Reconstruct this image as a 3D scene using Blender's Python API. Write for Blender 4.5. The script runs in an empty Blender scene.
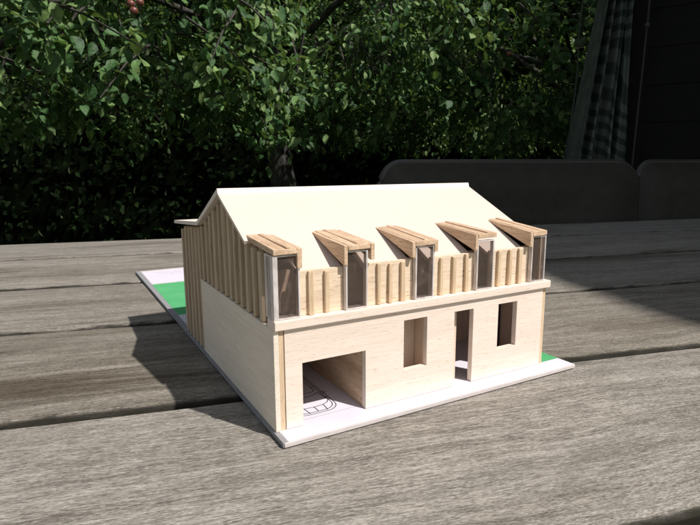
import bpy, bmesh, math, random
import numpy as np
from mathutils import Vector, Matrix, noise as mnoise

random.seed(7)
rng = np.random.default_rng(7)
scene = bpy.context.scene
C = scene.collection
R = math.radians

# ------------------------------------------------------------------ camera
CAM = Vector((-0.08448, -0.22177, 0.12396))
yaw, pitch, roll = -0.51035, -0.17615, -0.00527
cy_, sy_, cp_, sp_ = math.cos(yaw), math.sin(yaw), math.cos(pitch), math.sin(pitch)
fwd = Vector((-sy_ * cp_, cy_ * cp_, sp_))
right = Vector((cy_, sy_, 0))
up = right.cross(fwd)
r2 = right * math.cos(roll) + up * math.sin(roll)
u2 = -right * math.sin(roll) + up * math.cos(roll)
cam_d = bpy.data.cameras.new('camera')
cam = bpy.data.objects.new('camera', cam_d)
C.objects.link(cam)
m = Matrix((r2, u2, -fwd)).transposed().to_4x4()
m.translation = CAM
cam.matrix_world = m
cam_d.sensor_width = 36
cam_d.lens = 530.0 / 700 * 36
cam_d.clip_start = 0.01
cam_d.clip_end = 500
cam_d.dof.use_dof = True
cam_d.dof.focus_distance = 0.34
cam_d.dof.aperture_fstop = 55
scene.camera = cam
BEAR = math.atan2(fwd.y, fwd.x)


def polar(px, r):
    """a place r metres from the camera on the bearing seen at photo column px"""
    a = BEAR - math.atan((px - 350) / 530)
    return CAM.x + r * math.cos(a), CAM.y + r * math.sin(a)


# ------------------------------------------------------------------ light
SUN = Vector((0.2945, -0.5407, 0.7880)).normalized()      # towards the sun
w = bpy.data.worlds.new('World')
scene.world = w
w.use_nodes = True
nt = w.node_tree
sky = nt.nodes.new('ShaderNodeTexSky')
sky.sky_type = 'NISHITA'
sky.sun_disc = False
sky.sun_elevation = math.asin(SUN.z)
sky.sun_rotation = math.atan2(SUN.x, SUN.y)
hs = nt.nodes.new('ShaderNodeHueSaturation')
hs.inputs['Saturation'].default_value = 0.45
bg = nt.nodes['Background']
bg.inputs['Strength'].default_value = 0.095
nt.links.new(sky.outputs['Color'], hs.inputs['Color'])
nt.links.new(hs.outputs['Color'], bg.inputs['Color'])
sd = bpy.data.lights.new('sun', 'SUN')
sd.energy = 5.0
sd.angle = R(0.9)
sd.color = (1.0, 0.95, 0.905)
so = bpy.data.objects.new('sun', sd)
C.objects.link(so)
so.rotation_euler = SUN.to_track_quat('Z', 'Y').to_euler()
so.location = (2, -3, 5)
scene.view_settings.view_transform = 'Standard'
scene.view_settings.look = 'None'
scene.view_settings.exposure = 0
scene.render.engine = 'CYCLES'
scene.cycles.max_bounces = 8
scene.cycles.caustics_reflective = False
scene.cycles.caustics_refractive = False


# ------------------------------------------------------------------ node helper
class NT:
    def __init__(self, name):
        self.m = bpy.data.materials.new(name)
        self.m.use_nodes = True
        self.t = self.m.node_tree
        self.b = self.t.nodes['Principled BSDF']
        self.out = self.t.nodes['Material Output']

    def n(self, kind, **kw):
        nd = self.t.nodes.new('ShaderNode' + kind)
        for k, v in kw.items():
            if k.startswith('_'):
                setattr(nd, k[1:], v)
            else:
                nd.inputs[k.replace('__', ' ')].default_value = v
        return nd

    def l(self, a, b):
        self.t.links.new(a, b)

    def ramp(self, fac, stops):
        r = self.t.nodes.new('ShaderNodeValToRGB')
        e = r.color_ramp.elements
        while len(e) < len(stops):
            e.new(0.5)
        for el, (p, c) in zip(e, stops):
            el.position = p
            el.color = (c[0], c[1], c[2], 1) if hasattr(c, '__len__') else (c, c, c, 1)
        self.l(fac, r.inputs['Fac'])
        return r.outputs['Color']

    def mix(self, a, b, fac, mode='MIX'):
        x = self.t.nodes.new('ShaderNodeMix')
        x.data_type = 'RGBA'
        x.blend_type = mode
        for v, s in ((a, x.inputs[6]), (b, x.inputs[7]), (fac, x.inputs[0])):
            if hasattr(v, 'is_linked'):
                self.l(v, s)
            elif hasattr(v, '__len__'):
                s.default_value = (v[0], v[1], v[2], 1)
            else:
                s.default_value = v
        return x.outputs[2]

    def math(self, op, a, b=0.0):
        x = self.t.nodes.new('ShaderNodeMath')
        x.operation = op
        for v, s in ((a, x.inputs[0]), (b, x.inputs[1])):
            if hasattr(v, 'is_linked'):
                self.l(v, s)
            else:
                s.default_value = v
        return x.outputs[0]

    def coords(self, scale, random_offset=True, rot=(0, 0, 0)):
        tc = self.t.nodes.new('ShaderNodeTexCoord')
        mp = self.t.nodes.new('ShaderNodeMapping')
        mp.inputs['Scale'].default_value = scale
        mp.inputs['Rotation'].default_value = rot
        self.l(tc.outputs['Object'], mp.inputs['Vector'])
        if not random_offset:
            return mp.outputs['Vector']
        oi = self.t.nodes.new('ShaderNodeObjectInfo')
        ad = self.t.nodes.new('ShaderNodeVectorMath')
        ad.operation = 'ADD'
        ml = self.t.nodes.new('ShaderNodeMath')
        ml.operation = 'MULTIPLY'
        ml.inputs[1].default_value = 57.0
        self.l(oi.outputs['Random'], ml.inputs[0])
        self.l(mp.outputs['Vector'], ad.inputs[0])
        self.l(ml.outputs[0], ad.inputs[1])
        return ad.outputs[0]

    def noise(self, vec, scale=1.0, detail=3.0, rough=0.55, dist=0.0):
        x = self.n('TexNoise', Scale=scale, Detail=detail, Roughness=rough, Distortion=dist)
        self.l(vec, x.inputs['Vector'])
        return x.outputs['Fac']

    def bump(self, h, strength, dist):
        x = self.n('Bump', Strength=strength, Distance=dist)
        self.l(h, x.inputs['Height'])
        self.l(x.outputs['Normal'], self.b.inputs['Normal'])

    def set(self, color=None, rough=None, **kw):
        if color is not None:
            if hasattr(color, 'is_linked'):
                self.l(color, self.b.inputs['Base Color'])
            else:
                self.b.inputs['Base Color'].default_value = (*color, 1)
        if rough is not None:
            if hasattr(rough, 'is_linked'):
                self.l(rough, self.b.inputs['Roughness'])
            else:
                self.b.inputs['Roughness'].default_value = rough
        for k, v in kw.items():
            self.b.inputs[k.replace('__', ' ')].default_value = v
        return self.m


def balsa(name, axis, light, dark, contrast=1.0):
    """pale balsa with fine fibres and short dark pores along one axis of the model"""
    t = NT(name)
    def sc(along, across):
        return tuple(along if i == axis else across for i in range(3))
    v1 = t.coords(sc(40, 1000))
    fib = t.noise(v1, 1, 4, 0.6, 0.3)
    v2 = t.coords(sc(170, 2200))
    pore = t.noise(v2, 1, 2, 0.5)
    v3 = t.coords(sc(9, 90))
    broad = t.noise(v3, 1, 2, 0.5, 0.8)
    c = t.ramp(fib, [(0.25, dark), (0.55, light), (0.85, tuple(min(1, x * 1.05) for x in light))])
    c = t.mix(c, tuple(x * 0.84 for x in dark), t.ramp(broad, [(0.45, 0.0), (0.75, 0.45 * contrast)]))
    pf = t.ramp(pore, [(0.62, 0.0), (0.72, 0.75 * contrast)])
    c = t.mix(c, (dark[0] * 0.62, dark[1] * 0.5, dark[2] * 0.40), pf)
    t.bump(t.math('ADD', fib, pore), 0.25, 0.0003)
    return t.set(c, 0.75, Specular__IOR__Level=0.25)


LITE = (0.80, 0.65, 0.49)
DARK = (0.69, 0.53, 0.375)
M_front = balsa('balsa_horizontal', 0, (0.86, 0.74, 0.635), (0.795, 0.66, 0.55), 0.75)
M_wallv = balsa('balsa_gable_shaded', 2, (0.40, 0.295, 0.19), (0.27, 0.19, 0.115))  # darker than the battens: shade between them is put into the colour
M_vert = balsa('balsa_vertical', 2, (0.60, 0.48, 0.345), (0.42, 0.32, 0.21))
M_upper = balsa('balsa_upper', 0, LITE, DARK, 1.4)
M_batf = balsa('balsa_front_batten', 2, (0.72, 0.55, 0.375), (0.55, 0.40, 0.25))
M_panel = balsa('balsa_panel', 1, (0.82, 0.735, 0.62), (0.71, 0.625, 0.51), 0.5)
M_dorm = balsa('balsa_dormer', 1, (0.70, 0.515, 0.355), (0.47, 0.305, 0.185), 1.5)
M_inner = balsa('balsa_inner', 2, (0.80, 0.64, 0.51), (0.70, 0.53, 0.41), 0.5)

t = NT('cream_card')
v = t.coords((1, 1, 1))
f = t.noise(v, 260, 3)
fl = t.noise(v, 14, 4, 0.6)
f = t.math('ADD', t.math('MULTIPLY', f, 0.5), t.math('MULTIPLY', fl, 0.5))
M_card = t.set(t.ramp(f, [(0.3, (0.665, 0.56, 0.485)), (0.7, (0.72, 0.61, 0.53))]), 0.7, Specular__IOR__Level=0.2)
t.bump(t.noise(v, 1600, 2), 0.08, 0.0002)

t = NT('pale_card')
f = t.noise(t.coords((1, 1, 1)), 260, 3)
M_card2 = t.set(t.ramp(f, [(0.3, (0.78, 0.70, 0.63)), (0.7, (0.84, 0.76, 0.69))]), 0.7, Specular__IOR__Level=0.2)

t = NT('white_card')
f = t.noise(t.coords((1, 1, 1)), 120, 3)
M_board = t.set(t.ramp(f, [(0.3, (0.56, 0.51, 0.49)), (0.7, (0.64, 0.59, 0.57))]), 0.65, Specular__IOR__Level=0.25)
t = NT('grey_card')
f = t.noise(t.coords((1, 1, 1)), 300, 3)
M_grey = t.set(t.ramp(f, [(0.3, (0.24, 0.24, 0.25)), (0.7, (0.32, 0.32, 0.33))]), 0.8)
t = NT('lilac_paper')
f = t.noise(t.coords((1, 1, 1)), 60, 3)
M_paper = t.set(t.ramp(f, [(0.3, (0.68, 0.63, 0.73)), (0.7, (0.73, 0.69, 0.78))]), 0.7, Specular__IOR__Level=0.2)
t = NT('white_paper')
f = t.noise(t.coords((1, 1, 1)), 60, 3)
M_wpaper = t.set(t.ramp(f, [(0.3, (0.68, 0.65, 0.72)), (0.7, (0.74, 0.71, 0.78))]), 0.7, Specular__IOR__Level=0.2)
t = NT('green_paper')
f = t.noise(t.coords((1, 1, 1)), 40, 3)
M_green = t.set(t.ramp(f, [(0.3, (0.085, 0.40, 0.155)), (0.7, (0.12, 0.46, 0.20))]), 0.6, Specular__IOR__Level=0.25)
t = NT('ink')
f = t.noise(t.coords((1, 1, 1)), 500, 2)
M_ink = t.set(t.ramp(f, [(0.3, (0.012, 0.012, 0.014)), (0.7, (0.03, 0.03, 0.035))]), 0.6)
t = NT('pencil')
f = t.noise(t.coords((1, 1, 1)), 900, 2)
M_pencil = t.set(t.ramp(f, [(0.3, (0.33, 0.31, 0.35)), (0.7, (0.55, 0.52, 0.56))]), 0.7)

t = NT('milky_acetate')                          # cut edges and glue of the clear plastic sheet
f = t.noise(t.coords((300, 300, 120)), 1, 3)
col = t.ramp(f, [(0.3, (0.72, 0.66, 0.63)), (0.7, (0.88, 0.81, 0.77))])
t.set(col, 0.25)
tr = t.n('BsdfTransparent')
mx = t.n('MixShader')
t.l(t.ramp(t.noise(t.coords((180, 180, 90)), 1, 3), [(0.35, 0.55), (0.7, 0.95)]), mx.inputs[0])
t.l(tr.outputs[0], mx.inputs[1])
t.l(t.b.outputs[0], mx.inputs[2])
t.l(mx.outputs[0], t.out.inputs[0])
M_milk = t.m

t = NT('clear_acetate')                          # clear sheet with dust and smears
f = t.noise(t.coords((500, 500, 350)), 1, 4, 0.65)
g = t.noise(t.coords((120, 120, 60)), 1, 3, 0.6, 1.0)
t.set((0.42, 0.335, 0.28), 0.4)
tr = t.n('BsdfTransparent', Color=(0.80, 0.78, 0.78, 1))
gl = t.n('BsdfGlossy', Roughness=0.06)
fr = t.n('Fresnel', IOR=1.28)
m1 = t.n('MixShader')
t.l(t.math('MULTIPLY', fr.outputs[0], 0.45), m1.inputs[0])
t.l(tr.outputs[0], m1.inputs[1])
t.l(gl.outputs[0], m1.inputs[2])
m2 = t.n('MixShader')
dust = t.math('ADD', t.ramp(f, [(0.66, 0.0), (0.73, 0.5)]), t.ramp(g, [(0.56, 0.10), (0.80, 0.22)]))
t.l(dust, m2.inputs[0])
t.l(m1.outputs[0], m2.inputs[1])
t.l(t.b.outputs[0], m2.inputs[2])
t.l(m2.outputs[0], t.out.inputs[0])
M_clear = t.m

SPILL = (-0.15, 0.100)
# weathered table planks: grain runs along each plank's own x axis
t = NT('weathered_plank')
warp = t.n('TexNoise', Scale=9.0, Detail=2.0)
tcw = t.n('TexCoord')
t.l(tcw.outputs['Object'], warp.inputs['Vector'])
def wcoords(scale, amt):
    """object coordinates, bent a little sideways so that the grain wanders"""
    vm = t.n('VectorMath', _operation='MULTIPLY')
    t.l(warp.outputs['Color'], vm.inputs[0])
    vm.inputs[1].default_value = (0.0, amt, 0.0)
    va = t.n('VectorMath', _operation='ADD')
    t.l(tcw.outputs['Object'], va.inputs[0])
    t.l(vm.outputs[0], va.inputs[1])
    vs = t.n('VectorMath', _operation='MULTIPLY')
    t.l(va.outputs[0], vs.inputs[0])
    vs.inputs[1].default_value = scale
    oi = t.n('ObjectInfo')
    ml = t.math('MULTIPLY', oi.outputs['Random'], 57.0)
    vo = t.n('VectorMath', _operation='ADD')
    t.l(vs.outputs[0], vo.inputs[0])
    t.l(ml, vo.inputs[1])
    return vo.outputs[0]
fib = t.noise(wcoords((150, 2300, 2300), 0.008), 1, 4, 0.65)             # short raised fibres
fin = t.noise(wcoords((520, 4800, 4800), 0.008), 1, 3, 0.6)
grn = t.noise(wcoords((14, 620, 620), 0.02), 1, 4, 0.6, 0.3)            # growth rings cut lengthwise
brd = t.noise(wcoords((3.5, 95, 95), 0.02), 1, 3, 0.5, 0.8)
blo = t.noise(wcoords((40, 150, 150), 0.0), 1, 4, 0.6)
big = t.noise(wcoords((2.6, 13, 13), 0.0), 1, 4, 0.55, 0.6)
h = t.math('ADD', t.math('MULTIPLY', fib, 0.34), t.math('MULTIPLY', fin, 0.46))
h2 = t.math('ADD', h, t.math('ADD', t.math('MULTIPLY', grn, 0.15), t.math('MULTIPLY', brd, 0.12)))
h2 = t.math('ADD', h2, t.math('SUBTRACT', t.math('MULTIPLY', blo, 0.10), 0.05))
crk = t.ramp(t.noise(wcoords((7, 420, 420), 0.03), 1, 3, 0.5, 0.2), [(0.66, 0.0), (0.74, 0.05)])
h2 = t.math('SUBTRACT', h2, crk)
col = t.ramp(h2, [(0.385, (0.045, 0.039, 0.031)), (0.455, (0.135, 0.122, 0.102)), (0.53, (0.265, 0.245, 0.213)), (0.61, (0.54, 0.51, 0.46))])
stain = t.ramp(big, [(0.52, 0.0), (0.68, 0.62)])
col = t.mix(col, t.mix(col, (0.34, 0.285, 0.22), 1.0, 'MULTIPLY'), stain)
# an old brown spill on the second plank, left of the model, and paler dry patches
so_ = t.n('SeparateXYZ')
t.l(tcw.outputs['Object'], so_.inputs[0])
du = t.math('MULTIPLY', t.math('SUBTRACT', so_.outputs[0], SPILL[0]), 1 / 0.16)
dv = t.math('MULTIPLY', t.math('SUBTRACT', so_.outputs[1], SPILL[1]), 1 / 0.032)
dd = t.math('SQRT', t.math('ADD', t.math('MULTIPLY', du, du), t.math('MULTIPLY', dv, dv)))
dd = t.math('ADD', dd, t.math('MULTIPLY', t.math('SUBTRACT', brd, 0.5), 1.6))
col = t.mix(col, t.mix(col, (0.27, 0.21, 0.15), 1.0, 'MULTIPLY'), t.ramp(dd, [(0.30, 0.8), (1.35, 0.0)]))
dry = t.noise(wcoords((4, 26, 26), 0.0), 1, 3, 0.5)
col = t.mix(col, (0.42, 0.40, 0.37), t.ramp(dry, [(0.58, 0.0), (0.76, 0.28)]))
tc = t.n('TexCoord')
sp = t.n('SeparateXYZ')
t.l(tc.outputs['Generated'], sp.inputs[0])
ed = t.math('ABSOLUTE', t.math('SUBTRACT', sp.outputs[1], 0.5))
ed0 = ed
ed = t.math('ADD', ed, t.math('MULTIPLY', t.math('SUBTRACT', blo, 0.5), 0.13))
moss = t.ramp(ed, [(0.474, 0.0), (0.497, 0.9)])
mcol = t.mix((0.030, 0.026, 0.019), (0.062, 0.066, 0.028), t.ramp(big, [(0.42, 0.0), (0.58, 1.0)]))
col = t.mix(col, mcol, moss)
col = t.mix(col, (0.022, 0.020, 0.014), t.ramp(ed0, [(0.481, 0.0), (0.4895, 0.88)]))  # edges painted dark to deepen the shade in the plank gaps
oc = t.n('ObjectInfo')
col = t.mix(col, oc.outputs['Color'], 1.0, 'MULTIPLY')
t.bump(h2, 0.6, 0.0006)
M_plank = t.set(col, 0.8, Specular__IOR__Level=0.25)

# leaves
def leaf_mat(name, c0, c1, c2, trans=0.25, spec=0.35):
    t = NT(name)
    ge = t.n('NewGeometry')
    col = t.ramp(ge.outputs['Random Per Island'], [(0.0, c0), (0.55, c1), (1.0, c2)])
    v = t.coords((1, 1, 1), False)
    nz = t.noise(v, 60, 3)
    col = t.mix(col, (0.5, 0.5, 0.5), t.ramp(nz, [(0.4, 0.0), (0.8, 0.10)]), 'OVERLAY')
    col = t.mix(col, (0.45, 0.45, 0.45), t.ramp(t.noise(v, 45, 3), [(0.45, 0.0), (0.65, 0.8)]), 'MULTIPLY')
    cr = t.noise(v, 130, 3)
    t.bump(cr, 0.5, 0.006)
    lp = t.mix(col, (0.09, 0.13, 0.06), ge.outputs['Backfacing'])
    t.set(lp, 0.5, Specular__IOR__Level=spec)
    tl = t.n('BsdfTranslucent')
    t.l(t.mix(col, (0.20, 0.30, 0.02), 0.4), tl.inputs['Color'])
    mx = t.n('MixShader')
    mx.inputs[0].default_value = trans
    t.l(t.b.outputs[0], mx.inputs[1])
    t.l(tl.outputs[0], mx.inputs[2])
    t.l(mx.outputs[0], t.out.inputs[0])
    return t.m

M_leaf = leaf_mat('apple_leaf', (0.036, 0.098, 0.032), (0.095, 0.205, 0.060), (0.27, 0.40, 0.135), 0.28)
M_hleaf = leaf_mat('shaded_hedge_leaf', (0.0025, 0.005, 0.002), (0.005, 0.010, 0.004), (0.018, 0.034, 0.011), 0.02, 0.01)  # near-black leaves: the canopy's shade is put into their colour
t = NT('bark')
v = t.coords((30, 30, 9))
a = t.noise(v, 1, 5, 0.65, 0.5)
b2 = t.noise(t.coords((9, 9, 5)), 1, 3)
col = t.ramp(a, [(0.35, (0.011, 0.010, 0.009)), (0.55, (0.038, 0.036, 0.032)), (0.75, (0.105, 0.10, 0.09))])
col = t.mix(col, (0.10, 0.13, 0.07), t.ramp(b2, [(0.5, 0.0), (0.75, 0.5)]))
t.bump(a, 0.8, 0.02)
M_bark = t.set(col, 0.9)
t = NT('limb_bark')
a = t.noise(t.coords((40, 40, 40)), 1, 4)
M_limb = t.set(t.ramp(a, [(0.35, (0.020, 0.017, 0.014)), (0.7, (0.075, 0.066, 0.055))]), 0.9)
t = NT('shaded_hedge_core')  # almost black, painting in the deep shade behind the leaves
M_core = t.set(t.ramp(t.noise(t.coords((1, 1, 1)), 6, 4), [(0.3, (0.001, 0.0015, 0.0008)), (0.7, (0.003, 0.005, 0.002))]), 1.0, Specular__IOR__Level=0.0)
t = NT('lawn')
a = t.noise(t.coords((1, 1, 1), False), 3, 5)
M_lawn = t.set(t.ramp(a, [(0.3, (0.030, 0.050, 0.016)), (0.7, (0.060, 0.090, 0.028))]), 0.95)
t = NT('apple_skin')
a = t.noise(t.coords((1, 1, 1)), 16, 3)
M_apple = t.set(t.ramp(a, [(0.36, (0.17, 0.15, 0.06)), (0.54, (0.17, 0.055, 0.042))]), 0.35)
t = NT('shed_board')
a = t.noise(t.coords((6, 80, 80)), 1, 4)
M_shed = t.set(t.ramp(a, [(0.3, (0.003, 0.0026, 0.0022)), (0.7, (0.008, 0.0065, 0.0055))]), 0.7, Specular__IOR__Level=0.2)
t = NT('chair_mesh_fabric')
a = t.noise(t.coords((1, 1, 1)), 45, 4)
wv = t.noise(t.coords((700, 700, 700)), 1, 2)
t.bump(wv, 0.3, 0.0008)
M_chair = t.set(t.ramp(a, [(0.3, (0.037, 0.036, 0.027)), (0.7, (0.050, 0.048, 0.037))]), 0.7, Specular__IOR__Level=0.3)
t = NT('chair_frame')
a = t.noise(t.coords((1, 1, 1)), 60, 3)
M_cframe = t.set(t.ramp(a, [(0.3, (0.040, 0.039, 0.031)), (0.7, (0.054, 0.052, 0.043))]), 0.45)
t = NT('cord')
a = t.noise(t.coords((200, 200, 60)), 1, 3)
M_cord = t.set(t.ramp(a, [(0.3, (0.035, 0.035, 0.031)), (0.7, (0.07, 0.07, 0.062))]), 0.9)

# plaid cloth, laid out on the cloth's own UVs
t = NT('plaid_cloth')
uv = t.n('UVMap')
sp = t.n('SeparateXYZ')
t.l(uv.outputs[0], sp.inputs[0])
def stripes(s, n):
    fr_ = t.math('FRACT', t.math('MULTIPLY', s, n))
    return t.ramp(fr_, [(0.0, 0.0), (0.42, 0.0), (0.48, 1.0), (0.92, 1.0), (1.0, 0.0)])
s1 = stripes(sp.outputs[0], 11)
s2 = stripes(sp.outputs[1], 22)
tot = t.mix(s1, s2, 0.5)
wv = t.noise(t.coords((1, 1, 1)), 25, 4)
col = t.ramp(tot, [(0.0, (0.016, 0.028, 0.022)), (0.5, (0.060, 0.072, 0.062)), (1.0, (0.145, 0.160, 0.140))])
col = t.mix(col, (0.10, 0.11, 0.10), t.ramp(wv, [(0.45, 0.0), (0.8, 0.35)]))
M_plaid = t.set(col, 0.9, Specular__IOR__Level=0.1)
t = NT('cloth_lining')
wv = t.noise(t.coords((1, 1, 1)), 25, 4)
M_lining = t.set(t.ramp(wv, [(0.3, (0.045, 0.052, 0.044)), (0.7, (0.085, 0.094, 0.080))]), 0.9)


# ------------------------------------------------------------------ object helpers
def obj(name, bm, mat, parent=None, smooth=False, bevel=0.0, recalc=True):
    if recalc:
        bmesh.ops.recalc_face_normals(bm, faces=bm.faces)
    me = bpy.data.meshes.new(name)
    bm.to_mesh(me)
    bm.free()
    if smooth:
        me.polygons.foreach_set('use_smooth', [True] * len(me.polygons))
    o = bpy.data.objects.new(name, me)
    C.objects.link(o)
    for mm in (mat if isinstance(mat, (list, tuple)) else [mat]):
        me.materials.append(mm)
    if parent:
        o.parent = parent
    if bevel:
        b = o.modifiers.new('bevel', 'BEVEL')
        b.width = bevel
        b.segments = 2
        b.limit_method = 'ANGLE'
    return o


def thing(name, label, cat, loc=(0, 0, 0), rz=0.0, group=None):
    o = bpy.data.objects.new(name, None)
    C.objects.link(o)
    o.empty_display_size = 0.05
    o.location = loc
    o.rotation_euler = (0, 0, rz)
    o['label'] = label
    o['category'] = cat
    if group:
        o['group'] = group
    return o


def box(bm, x0, x1, y0, y1, z0, z1):
    vs = [bm.verts.new(p) for p in ((x0, y0, z0), (x1, y0, z0), (x1, y1, z0), (x0, y1, z0), (x0, y0, z1), (x1, y0, z1), (x1, y1, z1), (x0, y1, z1))]
    for f in ((0, 3, 2, 1), (4, 5, 6, 7), (0, 1, 5, 4), (1, 2, 6, 5), (2, 3, 7, 6), (3, 0, 4, 7)):
        bm.faces.new([vs[i] for i in f])
    return vs


def prism(bm, pts, off):
    """polygon pts (3-D) extruded by vector off"""
    n = len(pts)
    a = [bm.verts.new(p) for p in pts]
    b = [bm.verts.new(Vector(p) + Vector(off)) for p in pts]
    bm.faces.new(a)
    bm.faces.new(list(reversed(b)))
    for i in range(n):
        j = (i + 1) % n
        bm.faces.new((a[i], b[i], b[j], a[j]))


def tube(bm, pts, rad, seg=8, cap=True):
    pts = [Vector(p) for p in pts]
    rings = []
    n = len(pts)
    ref = Vector((0.31, 0.17, 0.94))
    for i, p in enumerate(pts):
        d = (pts[min(i + 1, n - 1)] - pts[max(i - 1, 0)]).normalized()
        s = d.cross(ref)
        if s.length < 1e-3:
            s = d.cross(Vector((1, 0, 0)))
        s.normalize()
        q = s.cross(d).normalized()
        r = rad[i] if hasattr(rad, '__len__') else rad
        rings.append([bm.verts.new(p + (s * math.cos(2 * math.pi * k / seg) + q * math.sin(2 * math.pi * k / seg)) * r) for k in range(seg)])
    for i in range(n - 1):
        for k in range(seg):
            bm.faces.new((rings[i][k], rings[i][(k + 1) % seg], rings[i + 1][(k + 1) % seg], rings[i + 1][k]))
    if cap:
        bm.faces.new(list(reversed(rings[0])))
        bm.faces.new(rings[-1])


def pierced(bm, xs, zs, solid, y0, y1):
    """a wall sheet made of grid cells; solid(i, j) says which cells are board"""
    def S(i, j):
        return 0 <= i < len(xs) - 1 and 0 <= j < len(zs) - 1 and solid(i, j)
    cache = {}
    def V(i, j, k):
        key = (i, j, k)
        if key not in cache:
            cache[key] = bm.verts.new((xs[i], (y0, y1)[k], zs[j]))
        return cache[key]
    for i in range(len(xs) - 1):
        for j in range(len(zs) - 1):
            if not S(i, j):
                continue
            bm.faces.new((V(i, j, 0), V(i + 1, j, 0), V(i + 1, j + 1, 0), V(i, j + 1, 0)))
            bm.faces.new((V(i, j, 1), V(i, j + 1, 1), V(i + 1, j + 1, 1), V(i + 1, j, 1)))
            if not S(i - 1, j):
                bm.faces.new((V(i, j, 0), V(i, j + 1, 0), V(i, j + 1, 1), V(i, j, 1)))
            if not S(i + 1, j):
                bm.faces.new((V(i + 1, j, 0), V(i + 1, j, 1), V(i + 1, j + 1, 1), V(i + 1, j + 1, 0)))
            if not S(i, j - 1):
                bm.faces.new((V(i, j, 0), V(i, j, 1), V(i + 1, j, 1), V(i + 1, j, 0)))
            if not S(i, j + 1):
                bm.faces.new((V(i, j + 1, 0), V(i + 1, j + 1, 0), V(i + 1, j + 1, 1), V(i, j + 1, 1)))


MM = 0.001


def mm(bm):
    bmesh.ops.scale(bm, vec=(MM, MM, MM), verts=bm.verts)
    return bm


def wobble(bm, amt):
    """hand-cut pieces: every corner a fraction of a millimetre off"""
    for v in bm.verts:
        v.co += Vector((random.uniform(-amt, amt), random.uniform(-amt, amt), random.uniform(-amt, amt)))
    return bm


def mmbox(name, x0, x1, y0, y1, z0, z1, mat, parent, bevel=0.25, wob=0.0):
    bm = bmesh.new()
    box(bm, x0, x1, y0, y1, z0, z1)
    if name == 'batten':
        wob = 0.22
    if wob:
        wobble(bm, wob)
    return obj(name, mm(bm), mat, parent, bevel=bevel * MM)


# ================================================================== the balsa model (millimetres)
t = NT('dark_frame_wood')
a = t.noise(t.coords((8, 120, 120)), 1, 4)
M_under = t.set(t.ramp(a, [(0.3, (0.05, 0.042, 0.034)), (0.7, (0.12, 0.10, 0.085))]), 0.85)

TABLE_Z = -0.0029
model = thing('house_model', 'pale balsa wood model house with five dormers on a thin card base', 'architectural model')

board = mmbox('base_board', -1.4, 197.5, -11.4, 466, -2.3, 0.0, M_board, model, 0.3)
mmbox('spacer', 6, 191, -5, 456, -2.9, -2.31, M_grey, board, 0)
bm = bmesh.new()
prism(bm, [(-1.9, -10.8, -2.25), (0.5, -10.8, -2.25), (3.4, 466.2, -2.25), (-1.9, 466.2, -2.25)], (0, 0, 2.3))
obj('shaded_edge_strip', mm(bm), M_grey, board)  # grey for the bare margin, with the board's left-edge shade painted in


def sheet(name, pts, z, mat, parent, th=0.12):
    bm = bmesh.new()
    prism(bm, [(x, y, z) for x, y in pts], (0, 0, th))
    return obj(name, mm(bm), mat, parent)


sheet('paper_sheet', [(0.75, -11.0), (197.0, -11.0), (197.0, 1.6), (182.0, 1.6), (182.0, 236), (2.2, 236)], 0.07, M_wpaper, board)
lawn_sheet = sheet('lawn_sheet', [(182.3, 1.9), (197.0, 1.9), (197.0, 376), (3.0, 376), (2.2, 236.3), (182.3, 236.3)], 0.07, M_green, board)
note_sheet = sheet('paper_sheet', [(3.6, 379.5), (197.0, 379.5), (197.0, 464), (3.9, 457)], 0.07, M_paper, board)


def ink(name, strokes, wdt, z, mat, parent):
    """drawn lines as thin ribbons of ink on the paper"""
    bm = bmesh.new()
    for pts in strokes:
        P = [Vector((x, y, 0)) for x, y in pts]
        vs = []
        for i, p in enumerate(P):
            d = (P[min(i + 1, len(P) - 1)] - P[max(i - 1, 0)])
            d = d.normalized() if d.length else Vector((1, 0, 0))
            nrm = Vector((-d.y, d.x, 0)) * wdt * 0.5
            vs.append((bm.verts.new((p.x + nrm.x, p.y + nrm.y, z)), bm.verts.new((p.x - nrm.x, p.y - nrm.y, z))))
        for i in range(len(P) - 1):
            bm.faces.new((vs[i][0], vs[i][1], vs[i + 1][1], vs[i + 1][0]))
    for f in bm.faces:
        f.normal_update()
        if f.normal.z < 0:
            f.normal_flip()
    return obj(name, mm(bm), mat, parent, recalc=False)


def rounded(x0, x1, y0, y1, r0, r1, n=7):
    pts = []
    for cx, cy, r, a0 in ((x0 + r0, y0 + r0, r0, 180), (x1 - r0, y0 + r0, r0, 270), (x1 - r1, y1 - r1, r1, 0), (x0 + r1, y1 - r1, r1, 90)):
        for k in range(n + 1):
            a = R(a0 + 90 * k / n)
            pts.append((cx + r * math.cos(a), cy + r * math.sin(a)))
    return pts + pts[:1]


# plan of a car drawn on the garage floor (ink on paper)
car = [rounded(13.2, 38.6, 8.6, 68, 7.5, 6), rounded(14.6, 37.2, 10.4, 66.6, 7, 5.5),
       [(14.5, 20.5), (17, 17.6), (21, 16.2), (26, 15.8), (31, 16.2), (35, 17.8), (37.4, 21.5)],
       [(16.5, 31.5), (19, 29.6), (26, 28.7), (33, 29.8), (35.6, 32)],
       [(35.8, 32), (36.9, 21.5)], [(16.2, 31.5), (15, 21)],
       rounded(16.8, 35.4, 33.5, 57, 3, 3),
       [(37.6, 29), (40.2, 30.2), (40.0, 31.6), (37.6, 31.2)], [(26.5, 10.2), (26.4, 15.6)],
       [(21.5, 9.8), (20.8, 16)], [(31.4, 9.8), (32, 16.2)], [(38.4, 24), (36.6, 24)], [(38.5, 40), (35.4, 40)]]
ink('car_drawing', car, 0.5, 0.24, M_ink, board)
ink('drawn_line', [[(4, 5.4), (47, 5.4)]], 0.35, 0.235, M_pencil, board)
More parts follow.
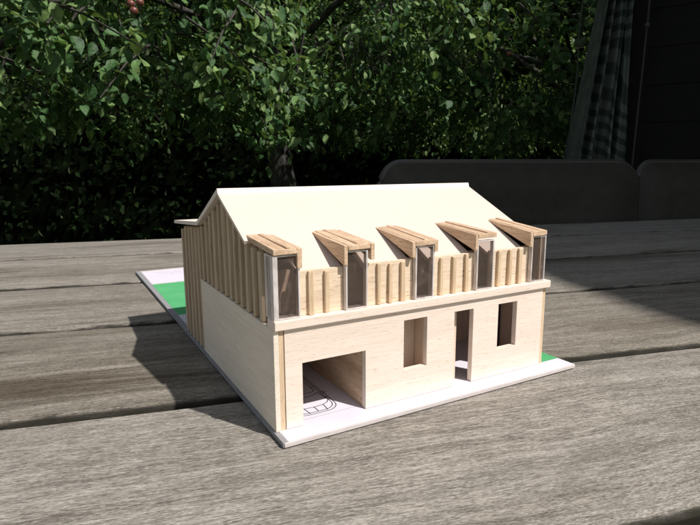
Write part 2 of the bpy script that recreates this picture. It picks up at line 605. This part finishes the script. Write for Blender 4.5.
# a row of faint handwriting, too small in the photograph to be read
notes = []
for row, (yy, x0, x1) in enumerate(((446, 16, 120), (438, 18, 75), (430, 30, 56))):
    x = x0
    while x < x1:
        n = random.randint(3, 7)
        pts = []
        for k in range(n * 3):
            pts.append((x, yy + random.uniform(-2.2, 2.6)))
            x += random.uniform(0.5, 1.0)
        notes.append(pts)
        x += random.uniform(2, 3)
ink('handwriting', notes, 0.5, 0.24, M_pencil, board)
ink('handwriting', [[(18 + k * 1.3, 318 + random.uniform(-3, 3)) for k in range(14)], [(40 + k * 1.2, 322 + random.uniform(-4, 4)) for k in range(10)]], 0.5, 0.24, M_pencil, board)

# ---- ground floor
FZ = 50.3
xs = [4.4, 13.2, 48.6, 72.2, 87.6, 106.6, 120.6, 139.9, 155.2, 177.0]
zs = [0.5, 16.8, 32.3, 44.6, FZ]
holes = {1: (0, 1), 3: (1, 2), 5: (0, 1, 2), 7: (1, 2)}
bm = bmesh.new()
pierced(bm, xs, zs, lambda i, j: not (i in holes and j in holes[i]), 0.0, 3.4)
front = obj('front_wall', mm(bm), M_front, model)
mmbox('corner_post', 1.6, 4.1, 0.35, 3.6, 0.14, FZ, M_batf, model)
mmbox('corner_post', 177.3, 180.3, 0.6, 3.6, 0.14, FZ, M_batf, model)
# partitions and floors inside
mmbox('partition', 48.8, 51.2, 3.5, 120, 0.14, FZ - 0.2, M_dorm, model)
mmbox('partition', 51.4, 89.4, 14, 16, 0.14, FZ - 0.2, M_inner, model)
mmbox('partition', 89.5, 91.5, 3.5, 16, 0.14, FZ - 0.2, M_inner, model)
mmbox('partition', 98.5, 100.5, 3.5, 60, 0.14, FZ - 0.2, M_inner, model)
mmbox('partition', 124, 176.8, 60, 62, 0.14, FZ - 0.2, M_inner, model)
mmbox('lining', 176.2, 176.85, 3.8, 59.8, 0.14, FZ - 0.2, M_inner, model, 0)
mmbox('inner_card', 106.0, 115.0, 8.0, 8.8, 0.14, 44.2, M_inner, model, 0)  # pale door leaf behind the doorway
mmbox('inner_card', 171.5, 176.1, 33.6, 35.0, 0.14, 38, M_under, model, 0)  # dark card standing in for the unlit opening behind the right window
mmbox('upper_floor', 4.4, 176.6, 3.6, 186, FZ - 0.15, FZ + 1.8, M_inner, model, 0)

# ---- gable walls
GAB = [(0.6, 0), (0.6, 84.6), (33, 86.8), (77, 108.6), (131, 86.4), (188.6, 81.6), (188.6, 0)]


def gable(x0, x1, y_front=0.6):
    bm = bmesh.new()
    prism(bm, [(x0, max(y, y_front), z + (0.14 if z == 0 else 0)) for y, z in GAB], (x1 - x0, 0, 0))
    return obj('gable_wall', mm(bm), M_vert, model)


def roof_under(y):
    for (ya, za), (yb, zb) in zip(GAB[1:-2], GAB[2:-1]):
        if ya <= y <= yb:
            return za + (zb - za) * (y - ya) / (yb - ya)
    return 80


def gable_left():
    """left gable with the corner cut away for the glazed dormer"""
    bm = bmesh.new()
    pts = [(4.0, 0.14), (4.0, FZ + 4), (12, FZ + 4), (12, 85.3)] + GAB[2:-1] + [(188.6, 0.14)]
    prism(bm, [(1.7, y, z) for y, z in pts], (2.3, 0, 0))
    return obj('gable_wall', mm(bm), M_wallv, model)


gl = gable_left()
gable(176.9, 179.6, 3.7)
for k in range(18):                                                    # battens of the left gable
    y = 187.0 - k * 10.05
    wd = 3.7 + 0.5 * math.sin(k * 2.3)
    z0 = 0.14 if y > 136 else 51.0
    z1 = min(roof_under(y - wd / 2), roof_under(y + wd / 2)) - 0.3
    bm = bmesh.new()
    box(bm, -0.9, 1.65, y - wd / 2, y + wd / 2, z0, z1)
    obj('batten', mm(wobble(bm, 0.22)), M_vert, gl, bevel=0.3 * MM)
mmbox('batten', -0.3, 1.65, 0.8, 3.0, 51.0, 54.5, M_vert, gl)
mmbox('cladding_panel', -1.1, 1.5, -0.2, 133.8, 0.14, FZ + 0.3, M_panel, model)
bm = bmesh.new()
box(bm, 1.7, 179, 186.3, 188.6, 0.14, 81)
obj('rear_wall', mm(bm), M_vert, model)

# ---- ledge and upper wall
mmbox('ledge', -0.8, 181.6, -1.8, 8, FZ + 0.05, FZ + 4.5, M_front, model, 0.35)
UZ0, UZ1 = FZ + 4.6, 76.6
BAYS = [(13.05, 37.15), (49.85, 78.95), (91.45, 121.55), (134.65, 165.15)]
bm = bmesh.new()
for x0, x1 in BAYS:
    box(bm, x0, x1, 2.6, 5.0, UZ0, UZ1 + random.uniform(-0.3, 0.3))
upper = obj('upper_wall', mm(bm), M_upper, model, bevel=0.2 * MM)
for x in (19.2, 27.6, 57.4, 64.4, 72.2, 97.6, 106.6, 115.6, 140.4, 149.1, 157.4):
    wd = 2.3 + random.uniform(-0.25, 0.25)
    o = mmbox('batten', x - wd / 2, x + wd / 2, 0.9, 2.55, UZ0, UZ1 - 0.4 + random.uniform(-0.5, 0.4), M_batf, upper, 0.35)

# ---- roof
bm = bmesh.new()
SL = 0.487
outline = [(-2.6, 32.0), (-2.6, 77.4), (182.6, 77.4), (182.6, 32.0), (163.5, 32.0), (163.5, 5.2)]
for x0, x1 in reversed([(38.5, 50.5), (79, 91), (121.5, 134)]):
    outline += [(x1, 5.2), (x1, 28), (x0, 28), (x0, 5.2)]
outline += [(14.4, 5.2), (14.4, 32.0)]
nv = Vector((0, -SL, 1)).normalized()
prism(bm, [(x, y, 88.5 + SL * (y - 32)) for x, y in outline], -nv * 1.8)
obj('front_roof_slope', mm(bm), M_card, model)
bm = bmesh.new()
prof = [(76.6, 110.2), (77.6, 113.1), (131.2, 89.9), (204, 84.9), (204, 82.6), (130.6, 87.4), (78.8, 109.4)]
prism(bm, [(-2.6, y, z) for y, z in prof], (185.2, 0, 0))
obj('rear_roof_slope', mm(bm), M_card2, model)


# ---- dormers
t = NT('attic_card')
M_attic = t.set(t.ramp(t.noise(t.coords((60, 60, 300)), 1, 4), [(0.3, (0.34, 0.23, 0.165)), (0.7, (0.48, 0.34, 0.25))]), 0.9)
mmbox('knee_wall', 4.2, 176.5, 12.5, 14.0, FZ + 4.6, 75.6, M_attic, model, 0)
def dormer(px0, px1, wx0, wx1, cheeks, zt, bat, drop=0.0, corner=False):
    """lean-to dormer: sloping plank roof on two tapered cheeks, glazed front"""
    zb = 90.6
    bm = bmesh.new()
    prism(bm, [(px0, -1.0, zt - 2.6), (px0, 38.0, zb - 2.2), (px0, 38.0, zb + 0.2), (px0, -1.0, zt)], (px1 - px0, 0, 0))
    d = obj('dormer', mm(wobble(bm, 0.25)), M_dorm, model, bevel=0.3 * MM)
    for bx in bat:
        bm = bmesh.new()
        sl = (zb - zt) / 39.0
        prism(bm, [(bx, -0.7, zt - 0.05), (bx, 36.5, zb - 0.1), (bx, 36.5, zb + 0.6), (bx, -0.7, zt + 0.7)], (2.6, 0, 0))
        obj('batten', mm(wobble(bm, 0.2)), M_dorm, d, bevel=0.3 * MM)
    for cx0, cx1, cz, yb in cheeks:
        bm = bmesh.new()
        prism(bm, [(cx0, -1.0, cz), (cx0, 0.8, cz + 0.2), (cx0, yb, zb - 1.6), (cx0, 37.5, zb - 0.1), (cx0, -1.0, zt - 0.1)], (cx1 - cx0, 0, 0))
        obj('cheek', mm(wobble(bm, 0.15)), M_dorm, d, bevel=0.25 * MM)
    z0, z1 = FZ + 4.6, zt - 3.0 - drop
    fw, fh = 0.95, 0.75
    bm = bmesh.new()
    pierced(bm, [wx0, wx0 + (2.4 if corner else fw), wx1 - fw, wx1], [z0, z0 + fh, z1 - fh, z1], lambda i, j: not (i == 1 and j == 1), -0.2, 2.5)
    obj('window_frame', mm(bm), M_milk, d, bevel=0.12 * MM)
    bm = bmesh.new()
    box(bm, wx0 + fw * 0.5, wx1 - fw * 0.5, 0.65, 0.95, z0 + 0.3, z1 - 0.3)
    obj('pane', mm(bm), M_clear, d)
    return d, z0, z1


d, z0, z1 = dormer(0.0, 11.35, -0.4, 13.0, [(11.4, 13.9, 78.6, 30)], 88.2, [6.0], corner=True)
bm = bmesh.new()                                                       # glazed return round the corner of the house
for (ya, yb_, za, zb_) in ((2.52, 3.6, z0, z1), (8.6, 10.4, z0, z1), (3.65, 8.55, z0, z0 + 0.9), (3.65, 8.55, z1 - 0.9, z1), (4.9, 5.9, z0 + 1, z1 - 1)):
    box(bm, -0.4, 0.35, ya, yb_, za, zb_)
obj('window_frame', mm(bm), M_milk, d)
bm = bmesh.new()
box(bm, 0.4, 0.7, 2.55, 10.2, z0 + 0.3, z1 - 0.3)
obj('pane', mm(bm), M_clear, d)
dormer(38.2, 51.0, 37.2, 49.8, [(36.0, 38.1, 77.6, 33), (51.05, 53.4, 79.2, 31)], 87.4, [43.0])
dormer(78.4, 91.0, 79.0, 91.4, [(76.2, 78.3, 77.8, 33), (91.05, 93.0, 80.0, 31)], 86.4, [84.2])
dormer(121.6, 135.0, 121.6, 134.6, [(119.4, 121.5, 78.4, 33)], 87.4, [127.8], drop=0.9)
dormer(164.9, 177.0, 165.2, 177.2, [(162.6, 164.8, 77.0, 33)], 86.0, [170.5])
mmbox('dormer_side', 176.9, 179.6, 8.5, 34, FZ + 4.6, 85.0, M_vert, model)

# ================================================================== table
PHI = -0.24268
ud = Vector((math.cos(PHI), math.sin(PHI), 0))
nd = Vector((-math.sin(PHI), math.cos(PHI), 0))
table = thing('garden_table', 'weathered grey plank garden table carrying the balsa model house', 'table', (0, 0, TABLE_Z), PHI)
SE = [-0.285, -0.098, 0.053, 0.2235, 0.399, 0.615, 0.802]
U0, U1 = -0.85, 1.55


def plank(v0, v1, k):
    """one plank: wavy long edges, slightly cupped and rounded over"""
    bm = bmesh.new()
    nu = 150
    g = 0.0028
    prof = [(0.0, -0.030), (0.0, -0.0045), (0.0012, -0.0018), (0.0038, -0.0004)]
    nm = 6
    ring = []
    for i in range(nu + 1):
        u = U0 + (U1 - U0) * i / nu
        wa = (mnoise.noise(Vector((u * 7, k * 9.1, 0))) * 0.0016 + mnoise.noise(Vector((u * 31, k * 9.1, 4))) * 0.0007)
        wb = (mnoise.noise(Vector((u * 7, k * 9.1, 8))) * 0.0016 + mnoise.noise(Vector((u * 31, k * 9.1, 12))) * 0.0007)
        a, b = v0 + g + wa, v1 - g + wb
        row = [(a + o, z) for o, z in prof]
        for j in range(1, nm):
            s = j / nm
            row.append((a + 0.0038 + (b - a - 0.0076) * s, 0.0))
        row += [(b - o, z) for o, z in reversed(prof)]
        ring.append([bm.verts.new((u, v, z)) for v, z in row])
    n = len(ring[0])
    for i in range(nu):
        for j in range(n - 1):
            bm.faces.new((ring[i][j], ring[i + 1][j], ring[i + 1][j + 1], ring[i][j + 1]))
        bm.faces.new((ring[i][n - 1], ring[i + 1][n - 1], ring[i + 1][0], ring[i][0]))
    bm.faces.new(ring[0])
    bm.faces.new(list(reversed(ring[-1])))
    return obj('plank', bm, M_plank, table, smooth=False)


for k, (a, b) in enumerate(zip(SE[:-1], SE[1:])):
    plank(a, b, k).color = (*((0.62, 0.70, 0.46), (0.83, 0.815, 0.80), (0.68, 0.655, 0.615), (0.72, 0.70, 0.67), (0.76, 0.74, 0.72), (0.72, 0.71, 0.70))[k], 1.0)
for u in (-0.55, 0.35, 1.25):
    bm = bmesh.new()
    box(bm, u - 0.035, u + 0.035, SE[0] + 0.05, SE[-1] - 0.05, -0.085, -0.0305)
    obj('cross_bar', bm, M_under, table, bevel=0.003)
for u in (-0.55, 1.25):
    for v in (SE[0] + 0.10, SE[-1] - 0.10):
        bm = bmesh.new()
        box(bm, u - 0.035, u + 0.035, v - 0.035, v + 0.035, -0.74, -0.0855)
        obj('leg', bm, M_under, table, bevel=0.003)

# ================================================================== ground
GZ = TABLE_Z - 0.74
bm = bmesh.new()
bmesh.ops.create_grid(bm, x_segments=8, y_segments=8, size=120)
g = obj('ground', bm, M_lawn)
g.location = (0, 0, GZ)
g['kind'] = 'structure'


# ================================================================== chairs
def chair(label, px0, px1, s, lean=0.06):
    p0, p1 = polar(px0, 1), polar(px1, 1)
    def hit(px):
        x1, y1 = polar(px, 1.0)
        dx, dy = x1 - CAM.x, y1 - CAM.y
        k = (s - (CAM.x * nd.x + CAM.y * nd.y)) / (dx * nd.x + dy * nd.y)
        return CAM.x + dx * k, CAM.y + dy * k
    a, b = Vector((*hit(px0), 0)), Vector((*hit(px1), 0))
    wd = (b - a).length
    mid = (a + b) / 2
    root = thing('garden_chair', label, 'chair', (mid.x, mid.y, GZ), PHI, 'dark garden chairs along the far side of the table')
    top, bot = 0.740 + 0.137, 0.40
    rr = 0.055
    hw = wd / 2
    def outline(hw, z0, z1, rr):
        pts = []
        for cx, cz, a0 in ((hw - rr, z1 - rr, 0), (-hw + rr, z1 - rr, 90), (-hw + rr, z0 + rr, 180), (hw - rr, z0 + rr, 270)):
            for q in range(9):
                an = R(a0 + 90 * q / 8)
                zz = cz + rr * math.sin(an)
                xx = cx + rr * math.cos(an)
                if zz > z1 - 0.1:
                    zz += 0.004 * (1 - (xx / hw) ** 2)
                pts.append((xx, zz))
        return pts
    def bend(x, z):
        return 0.035 * (1 - (x / hw) ** 2) + lean * (z - bot)
    bm = bmesh.new()
    pts = outline(hw, bot, top, rr)
    cen = bm.verts.new((0, bend(0, (bot + top) / 2), (bot + top) / 2))
    rings = []
    for sc_ in (0.33, 0.66, 1.0):
        rings.append([bm.verts.new((x * sc_, bend(x * sc_, z), (z - (bot + top) / 2) * sc_ + (bot + top) / 2)) for x, z in pts])
    n = len(pts)
    for i in range(n):
        bm.faces.new((cen, rings[0][i], rings[0][(i + 1) % n]))
        for q in range(2):
            bm.faces.new((rings[q][i], rings[q + 1][i], rings[q + 1][(i + 1) % n], rings[q][(i + 1) % n]))
    o = obj('backrest', bm, M_chair, root, smooth=True)
    md = o.modifiers.new('thick', 'SOLIDIFY')
    md.thickness = 0.012
    bm = bmesh.new()
    loop = [(x, bend(x, z), z) for x, z in pts]
    tube(bm, loop + loop[:1], 0.0085, 8, False)
    obj('back_frame', bm, M_cframe, root, smooth=True)
    bm = bmesh.new()
    box(bm, -hw + 0.02, hw - 0.02, -0.45, 0.0, 0.385, 0.415)
    obj('seat', bm, M_chair, root, bevel=0.01)
    for x in (-hw + 0.03, hw - 0.03):
        for y0, y1 in ((-0.40, -0.46), (0.0, 0.07)):
            bm = bmesh.new()
            tube(bm, [(x, y0, 0.39), (x * 1.03, y1, 0.0)], 0.013, 8)
            obj('leg', bm, M_cframe, root, smooth=True)
        bm = bmesh.new()
        tube(bm, [(x, 0.03, 0.60), (x * 1.05, -0.18, 0.62), (x * 1.05, -0.38, 0.60), (x, -0.41, 0.40)], 0.014, 8)
        obj('armrest', bm, M_cframe, root, smooth=True)
    return root


chair('dark garden chair with a wide rounded back directly behind the model house', 384, 640, 0.90)
chair('dark garden chair at the right edge, in front of the shed wall', 641, 835, 0.905)

# ================================================================== shed with an unseen shade roof
ax, ay = polar(633, 2.62)
SHR = R(-60)
shed = thing('garden_shed', 'dark brown boarded shed wall in deep shade at the right edge', 'shed', (ax, ay, GZ), SHR)
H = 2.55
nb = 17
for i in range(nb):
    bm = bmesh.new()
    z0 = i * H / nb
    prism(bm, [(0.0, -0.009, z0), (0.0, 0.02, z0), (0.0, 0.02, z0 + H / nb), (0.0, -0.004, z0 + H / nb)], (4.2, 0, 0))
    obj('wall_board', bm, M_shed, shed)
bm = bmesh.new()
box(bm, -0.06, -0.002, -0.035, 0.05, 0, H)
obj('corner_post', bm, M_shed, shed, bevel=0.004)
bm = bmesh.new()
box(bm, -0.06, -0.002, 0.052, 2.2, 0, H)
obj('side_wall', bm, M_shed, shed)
# unseen roof slab, its outline shaped to shade the table, chairs and wall
HR = 1.78
ex = Vector((SUN.x, SUN.y, 0)) / SUN.z * HR
Q = [(0.378, 0.0075), (0.395, 0.06), (0.412, 0.094), (0.417, 0.14), (0.428, 0.170), (0.455, 0.225), (0.452, 0.34), (0.41, 0.55), (0.43, 0.90), (1.2, 1.75), (1.7, 2.15), (2.4, 2.32),
     (6.0, 2.9), (6.0, -3.0), (0.30, -3.0), (0.33, -0.6)]
bm = bmesh.new()
prism(bm, [(x + ex.x, y + ex.y, HR) for x, y in Q], (0, 0, 0.04))
inv = Matrix.Translation((ax, ay, GZ)) @ Matrix.Rotation(SHR, 4, 'Z')
bmesh.ops.transform(bm, matrix=inv.inverted(), verts=bm.verts)
obj('shade_roof', bm, M_shed, shed)

# ================================================================== curtain
bx_, by_ = polar(591, 2.45)
rgt = Vector((math.sin(BEAR), -math.cos(BEAR), 0))                      # across the line of sight
curtain = thing('curtain', 'green and white plaid curtain gathered beside the dark shed wall', 'curtain', (bx_, by_, GZ), 0)


def width_at(z):
    """left and right edge (metres across) at height z above the table"""
    s = min(1.0, max(0.0, (0.98 - z) / 0.80))
    return (0.000 - 0.125 * s ** 1.2), (0.100 + 0.030 * s)


bm = bmesh.new()
uvl = bm.loops.layers.uv.new('UVMap')
NU, NV = 64, 60
grid = []
for j in range(NV + 1):
    z = 1.40 - 1.85 * j / NV
    l, r = width_at(z)
    row = []
    for i in range(NU + 1):
        s = i / NU
        x = l + (r - l) * s + 0.006 * math.sin(3 * z + 9 * s)
        dep = 0.026 * math.sin(s * 26 + 1.3 * math.sin(z * 3.1)) + 0.012 * math.sin(s * 61 + z * 2)
        p = rgt * x + Vector((fwd.x, fwd.y, 0)) * dep + Vector((0, 0, z - GZ))
        uu = s * 0.62
        vv = z * 0.9 + (0.20 * s * max(0, min(1, (0.62 - z) / 0.25)))
        row.append((bm.verts.new(p), (uu, vv)))
    grid.append(row)
for j in range(NV):
    for i in range(NU):
        q = [grid[j][i], grid[j + 1][i], grid[j + 1][i + 1], grid[j][i + 1]]
        f = bm.faces.new([a[0] for a in q])
        f.material_index = 1 if i < NU * 0.24 else 0
        for lp, a in zip(f.loops, q):
            lp[uvl].uv = a[1]
obj('drape', bm, [M_plaid, M_lining], curtain, smooth=True, recalc=False)
F = Vector((fwd.x, fwd.y, 0)).normalized()
def cpt(x, z, dep=-0.06):
    return rgt * x + F * dep + Vector((0, 0, z - GZ))
bm = bmesh.new()
tube(bm, [cpt(0.115, 1.35), cpt(0.128, 0.95), cpt(0.138, 0.86), cpt(0.137, 0.7), cpt(0.133, 0.5), cpt(0.128, 0.3), cpt(0.12, -0.1)], 0.0035, 6)
obj('cord', bm, M_cord, curtain, smooth=True)
bm = bmesh.new()
bmesh.ops.create_icosphere(bm, subdivisions=2, radius=0.011, matrix=Matrix.Translation(cpt(0.136, 0.66)))
obj('knot', bm, M_cord, curtain, smooth=True)
bm = bmesh.new()
bmesh.ops.create_icosphere(bm, subdivisions=2, radius=0.012, matrix=Matrix.Translation(cpt(0.137, 0.86)))
obj('knot', bm, M_cord, curtain, smooth=True)
bm = bmesh.new()
tube(bm, [cpt(0.137, 0.86), cpt(0.150, 0.83), cpt(0.162, 0.78)], [0.005, 0.006, 0.004], 6)
obj('cord_end', bm, M_cord, curtain, smooth=True)
bm = bmesh.new()
tube(bm, [cpt(-0.105 + 0.004 * math.sin(k * 1.7) - 0.0025 * k, 1.3 - 0.1 * k) for k in range(16)], 0.0028, 6)
obj('cord', bm, M_cord, curtain, smooth=True)


# ================================================================== trees
def leaves_mesh(name, pos, direc, normal, length, width, mat, parent, twig=None):
    """many single leaves (8 vertices, folded on the midrib and drooping at the tip)"""
    n = len(pos)
    d = direc / np.linalg.norm(direc, axis=1, keepdims=True)
    s = np.cross(d, normal)
    s /= np.linalg.norm(s, axis=1, keepdims=True) + 1e-9
    nn = np.cross(s, d)
    L, W = length[:, None], width[:, None]
    droop = rng.uniform(0.05, 0.30, (n, 1))
    fold = rng.uniform(0.10, 0.35, (n, 1))
    def P(t, side, lift):
        return pos + d * L * t + s * W * side + nn * (lift * W * fold - L * droop * t * t)
    tw = rng.uniform(-0.25, 0.25, (n, 1))
    curl = rng.uniform(-0.10, 0.16, (n, 1))
    ST = ((0.16, 0.34), (0.40, 0.50), (0.66, 0.43), (0.87, 0.21))
    vs = [P(0, 0, 0)]
    for q, (tt, ww) in enumerate(ST):
        wl, wr = ww * rng.uniform(0.88, 1.1, (n, 1)), ww * rng.uniform(0.88, 1.1, (n, 1))
        vs += [P(tt, -wl, (1 + tw) * ww * 2 + curl * (q % 2)), P(tt, 0, 0), P(tt, wr, (1 - tw) * ww * 2 - curl * (q % 2))]
    vs.append(P(1.0, 0, 0))
    V = np.stack(vs, 1)
    fl = [[0, 2, 1], [0, 3, 2]]
    for q in range(3):
        a = 1 + 3 * q
        fl += [[a, a + 1, a + 4], [a, a + 4, a + 3], [a + 1, a + 2, a + 5], [a + 1, a + 5, a + 4]]
    fl += [[10, 11, 13], [11, 12, 13]]
    faces = np.array(fl)
    nvx, nfc = 14, len(fl)
    Fa = (faces[None] + (np.arange(n) * nvx)[:, None, None]).reshape(-1)
    me = bpy.data.meshes.new(name)
    me.vertices.add(n * nvx)
    me.vertices.foreach_set('co', V.reshape(-1).astype(np.float32))
    nf = n * nfc
    me.loops.add(nf * 3)
    me.loops.foreach_set('vertex_index', Fa.astype(np.int32))
    me.polygons.add(nf)
    me.polygons.foreach_set('loop_start', np.arange(0, nf * 3, 3, dtype=np.int32))
    me.polygons.foreach_set('loop_total', np.full(nf, 3, dtype=np.int32))
    me.polygons.foreach_set('use_smooth', np.ones(nf, dtype=bool))
    me.update()
    me.validate()
    me.materials.append(mat)
    if twig:                                                            # the thin leaf-bearing twigs belong to the crown
        me.materials.append(M_limb)
        twig.polygons.foreach_set('material_index', np.ones(len(twig.polygons), dtype=np.int32))
        bm = bmesh.new()
        bm.from_mesh(me)
        bm.from_mesh(twig)
        bm.to_mesh(me)
        bm.free()
        bpy.data.meshes.remove(twig)
    o = bpy.data.objects.new(name, me)
    C.objects.link(o)
    o.parent = parent
    return o


def unit(n):
    v = rng.normal(size=(n, 3))
    return v / np.linalg.norm(v, axis=1, keepdims=True)


def apple_tree(label, px, r, trunk_r, crown_c, crown_r, zmin, nclump, per, leaf_len, group):
    x, y = polar(px, r)
    root = thing('apple_tree', label, 'tree', (x, y, GZ), 0, group)
    base = 0.74
    bm = bmesh.new()
    pts, rad = [], []
    for i in range(9):
        z = i * 0.19
        pts.append((0.03 * math.sin(i * 0.9 + px), 0.03 * math.cos(i * 0.7), z))
        rad.append(trunk_r * (1.25 if i == 0 else 1.0 - 0.03 * i) * (1 + 0.06 * math.sin(i * 2.1)))
    tube(bm, pts, rad, 14)
    obj('trunk', bm, M_bark, root, smooth=True)
    c = np.array([crown_c[0], crown_c[1], crown_c[2] + base])
    cr = np.array(crown_r)
    # limbs
    top = Vector(pts[-1])
    for i in range(7):
        a = i * 2 * math.pi / 7 + 0.4
        bm = bmesh.new()
        end = Vector((c[0] + cr[0] * 0.85 * math.cos(a), c[1] + cr[1] * 0.85 * math.sin(a), c[2] + random.uniform(-0.3, 0.7)))
        st = Vector(pts[7 + i % 2])
        P = []
        for k in range(8):
            s = k / 7
            q = st.lerp(end, s)
            q.z += 0.30 * math.sin(s * math.pi) * (0.6 + 0.4 * math.sin(i))
            q += Vector((mnoise.noise(q * 2.3), mnoise.noise(q * 2.3 + Vector((9, 0, 0))), mnoise.noise(q * 2.3 + Vector((0, 9, 0))))) * 0.12 * s
            P.append(q)
        tube(bm, P, [trunk_r * 0.34 * (1 - 0.88 * k / 7) for k in range(8)], 7)
        obj('branch', bm, M_limb, root, smooth=True)
    # clumps through the crown's volume, denser near its skin
    cen = []
    while len(cen) < nclump:
        u = unit(1)[0]
        rr = rng.uniform(0.45, 1.0) ** 0.5
        wob = 1 + 0.22 * mnoise.noise(Vector(u * 2.2) + Vector((px, 0, 0)))
        p = c + u * cr * rr * wob
        zl = zmin + base + 0.16 * mnoise.noise(Vector((p[0] * 1.7 + px, p[1] * 1.7, 0)))
        if p[2] < zl:
            p[2] = zl + abs(rng.normal()) * 0.18
        if mnoise.noise(Vector(p) * 3.0 + Vector((px * 0.1, 3, 1))) < -0.02:
            continue                                                    # holes in the crown
        q = Vector((x + p[0], y + p[1], 0)) - Vector((CAM.x, CAM.y, 0))
        if q.dot(rgt) / max(0.1, q.dot(F)) > 0.47:
            continue                                                    # cut back from the shed
        cen.append(p)
    cen = np.array(cen)
    out = (cen - c) / cr
    out /= np.linalg.norm(out, axis=1, keepdims=True)
    tdir = out * 0.8 + unit(nclump) * 0.8 + np.array([0, 0, -0.35])
    tdir /= np.linalg.norm(tdir, axis=1, keepdims=True)
    # twigs carry the leaves
    bm = bmesh.new()
    for p, d in zip(cen[::2], tdir[::2]):
        a = Vector(p - d * 0.22)
        b = Vector(p + d * 0.10)
        mid = (a + b) / 2 + Vector((0, 0, 0.02))
        tube(bm, [a, mid, b], [0.006, 0.004, 0.002], 4, False)
    tw = bpy.data.meshes.new('twig')
    bm.to_mesh(tw)
    bm.free()
    k = per
    s = rng.uniform(-1, 1, (nclump, k))
    pos = cen[:, None, :] + tdir[:, None, :] * (s[..., None] * 0.13) + rng.normal(size=(nclump, k, 3)) * 0.028
    ld = tdir[:, None, :] * 0.5 + unit(nclump * k).reshape(nclump, k, 3) * 0.85 + np.array([0, 0, -0.35])
    nrm = unit(nclump * k).reshape(nclump, k, 3) * 0.55 + np.array([0, 0, 0.75]) + out[:, None, :] * 0.35 + np.array(SUN) * 0.45
    pos, ld, nrm = pos.reshape(-1, 3), ld.reshape(-1, 3), nrm.reshape(-1, 3)
    ln = leaf_len * rng.uniform(0.6, 1.2, len(pos))
    leaves_mesh('crown', pos, ld, nrm, ln, ln * rng.uniform(0.52, 0.70, len(pos)), M_leaf, root, tw)
    return root


GRP = None
apple_tree('apple tree with a grey trunk standing right behind the model house', 282, 3.7, 0.095, (0.0, -0.1, 0.95), (1.65, 1.65, 1.00), 0.49, 680, 23, 0.047, GRP)
apple_tree('apple tree filling the upper left corner with large nearby leaves', -60, 3.2, 0.08, (0.25, -0.15, 0.90), (1.55, 1.55, 1.00), 0.37, 650, 22, 0.055, GRP)
apple_tree('apple tree right of centre whose small leaves reach the plaid curtain', 575, 4.7, 0.07, (-0.60, 0.2, 0.95), (1.80, 1.80, 1.15), 0.34, 1000, 23, 0.050, GRP)


def apple(px, py, r, label, rad=0.0125):
    x, y = polar(px, r)
    ray = fwd + r2 * ((px - 350) / 530) - u2 * ((py - 262.5) / 530)
    ray *= r / math.hypot(ray.x, ray.y)
    x, y, z = CAM + ray
    a = thing('apple', label, 'apple', (x, y, z), 0, 'apples hanging in the trees')
    bm = bmesh.new()
    bmesh.ops.create_uvsphere(bm, u_segments=20, v_segments=14, radius=rad)
    for v in bm.verts:
        q = math.hypot(v.co.x, v.co.y) / rad
        v.co.z -= 0.30 * rad * max(0, 1 - q * 1.6) * (1 if v.co.z > 0 else -0.6)
        v.co.x *= 1 - 0.10 * (v.co.z < 0) * abs(v.co.z) / rad
        v.co.y *= 1 - 0.10 * (v.co.z < 0) * abs(v.co.z) / rad
    obj('fruit', bm, M_apple, a, smooth=True)
    bm = bmesh.new()
    tube(bm, [(0, 0, rad * 0.6), (0.003, 0, rad * 1.2), (0.008, 0.002, rad * 1.9)], 0.0016, 6)
    obj('stem', bm, M_bark, a, smooth=True)


apple(131, 4, 1.84, 'leftmost red and yellow apple of the cluster at the top left')
apple(140, 2.5, 1.86, 'rightmost red and yellow apple of the cluster at the top left')
apple(134, 11, 1.83, 'lowest red and yellow apple of the cluster at the top left')
apple(509, 54, 2.6, 'single red apple among the leaves right of centre')

# ================================================================== hedge closing the garden
hx, hy = polar(350, 5.9)
hedge = thing('hedge', 'tall hedge closing the garden behind the apple trees, coloured near black for shade', 'hedge', (hx, hy, GZ), BEAR - math.pi / 2)
bm = bmesh.new()
nx, nz = 70, 26
HW, HH = 8.5, 3.6
g2 = []
for j in range(nz + 1):
    row = []
    for i in range(nx + 1):
        x = -HW + 2 * HW * i / nx
        z = HH * j / nz
        y = 0.25 * mnoise.noise(Vector((x * 0.9, z * 0.9, 2))) + 0.12 * mnoise.noise(Vector((x * 3, z * 3, 7))) + 0.5 * (z / HH) ** 3
        if j == nz:
            z += 0.2 * mnoise.noise(Vector((x, 0, 5)))
        row.append(bm.verts.new((x, y, z)))
    g2.append(row)
back = [[bm.verts.new((v.co.x, 1.4, v.co.z)) for v in (g2[0][i], g2[-1][i])] for i in range(nx + 1)]
for j in range(nz):
    for i in range(nx):
        bm.faces.new((g2[j][i], g2[j][i + 1], g2[j + 1][i + 1], g2[j + 1][i]))
for i in range(nx):
    bm.faces.new((g2[-1][i], g2[-1][i + 1], back[i + 1][1], back[i][1]))
    bm.faces.new((back[i][0], back[i][1], back[i + 1][1], back[i + 1][0]))
obj('dark_core', bm, M_core, hedge)  # solid near-black mass that supplies the hedge's inner shade
n = 9000
hxs = rng.uniform(-HW, HW, n)
hzs = rng.uniform(0.1, HH, n)
pos = np.stack([hxs, np.array([0.25 * mnoise.noise(Vector((a * 0.9, b * 0.9, 2))) + 0.5 * (b / HH) ** 3 for a, b in zip(hxs, hzs)]) - np.abs(rng.normal(size=n)) * 0.09, hzs], 1)
ld = unit(n) + np.array([0, -0.5, -0.2])
nr = unit(n) * 0.6 + np.array([0, -0.6, 0.6])
ln = rng.uniform(0.05, 0.10, n)
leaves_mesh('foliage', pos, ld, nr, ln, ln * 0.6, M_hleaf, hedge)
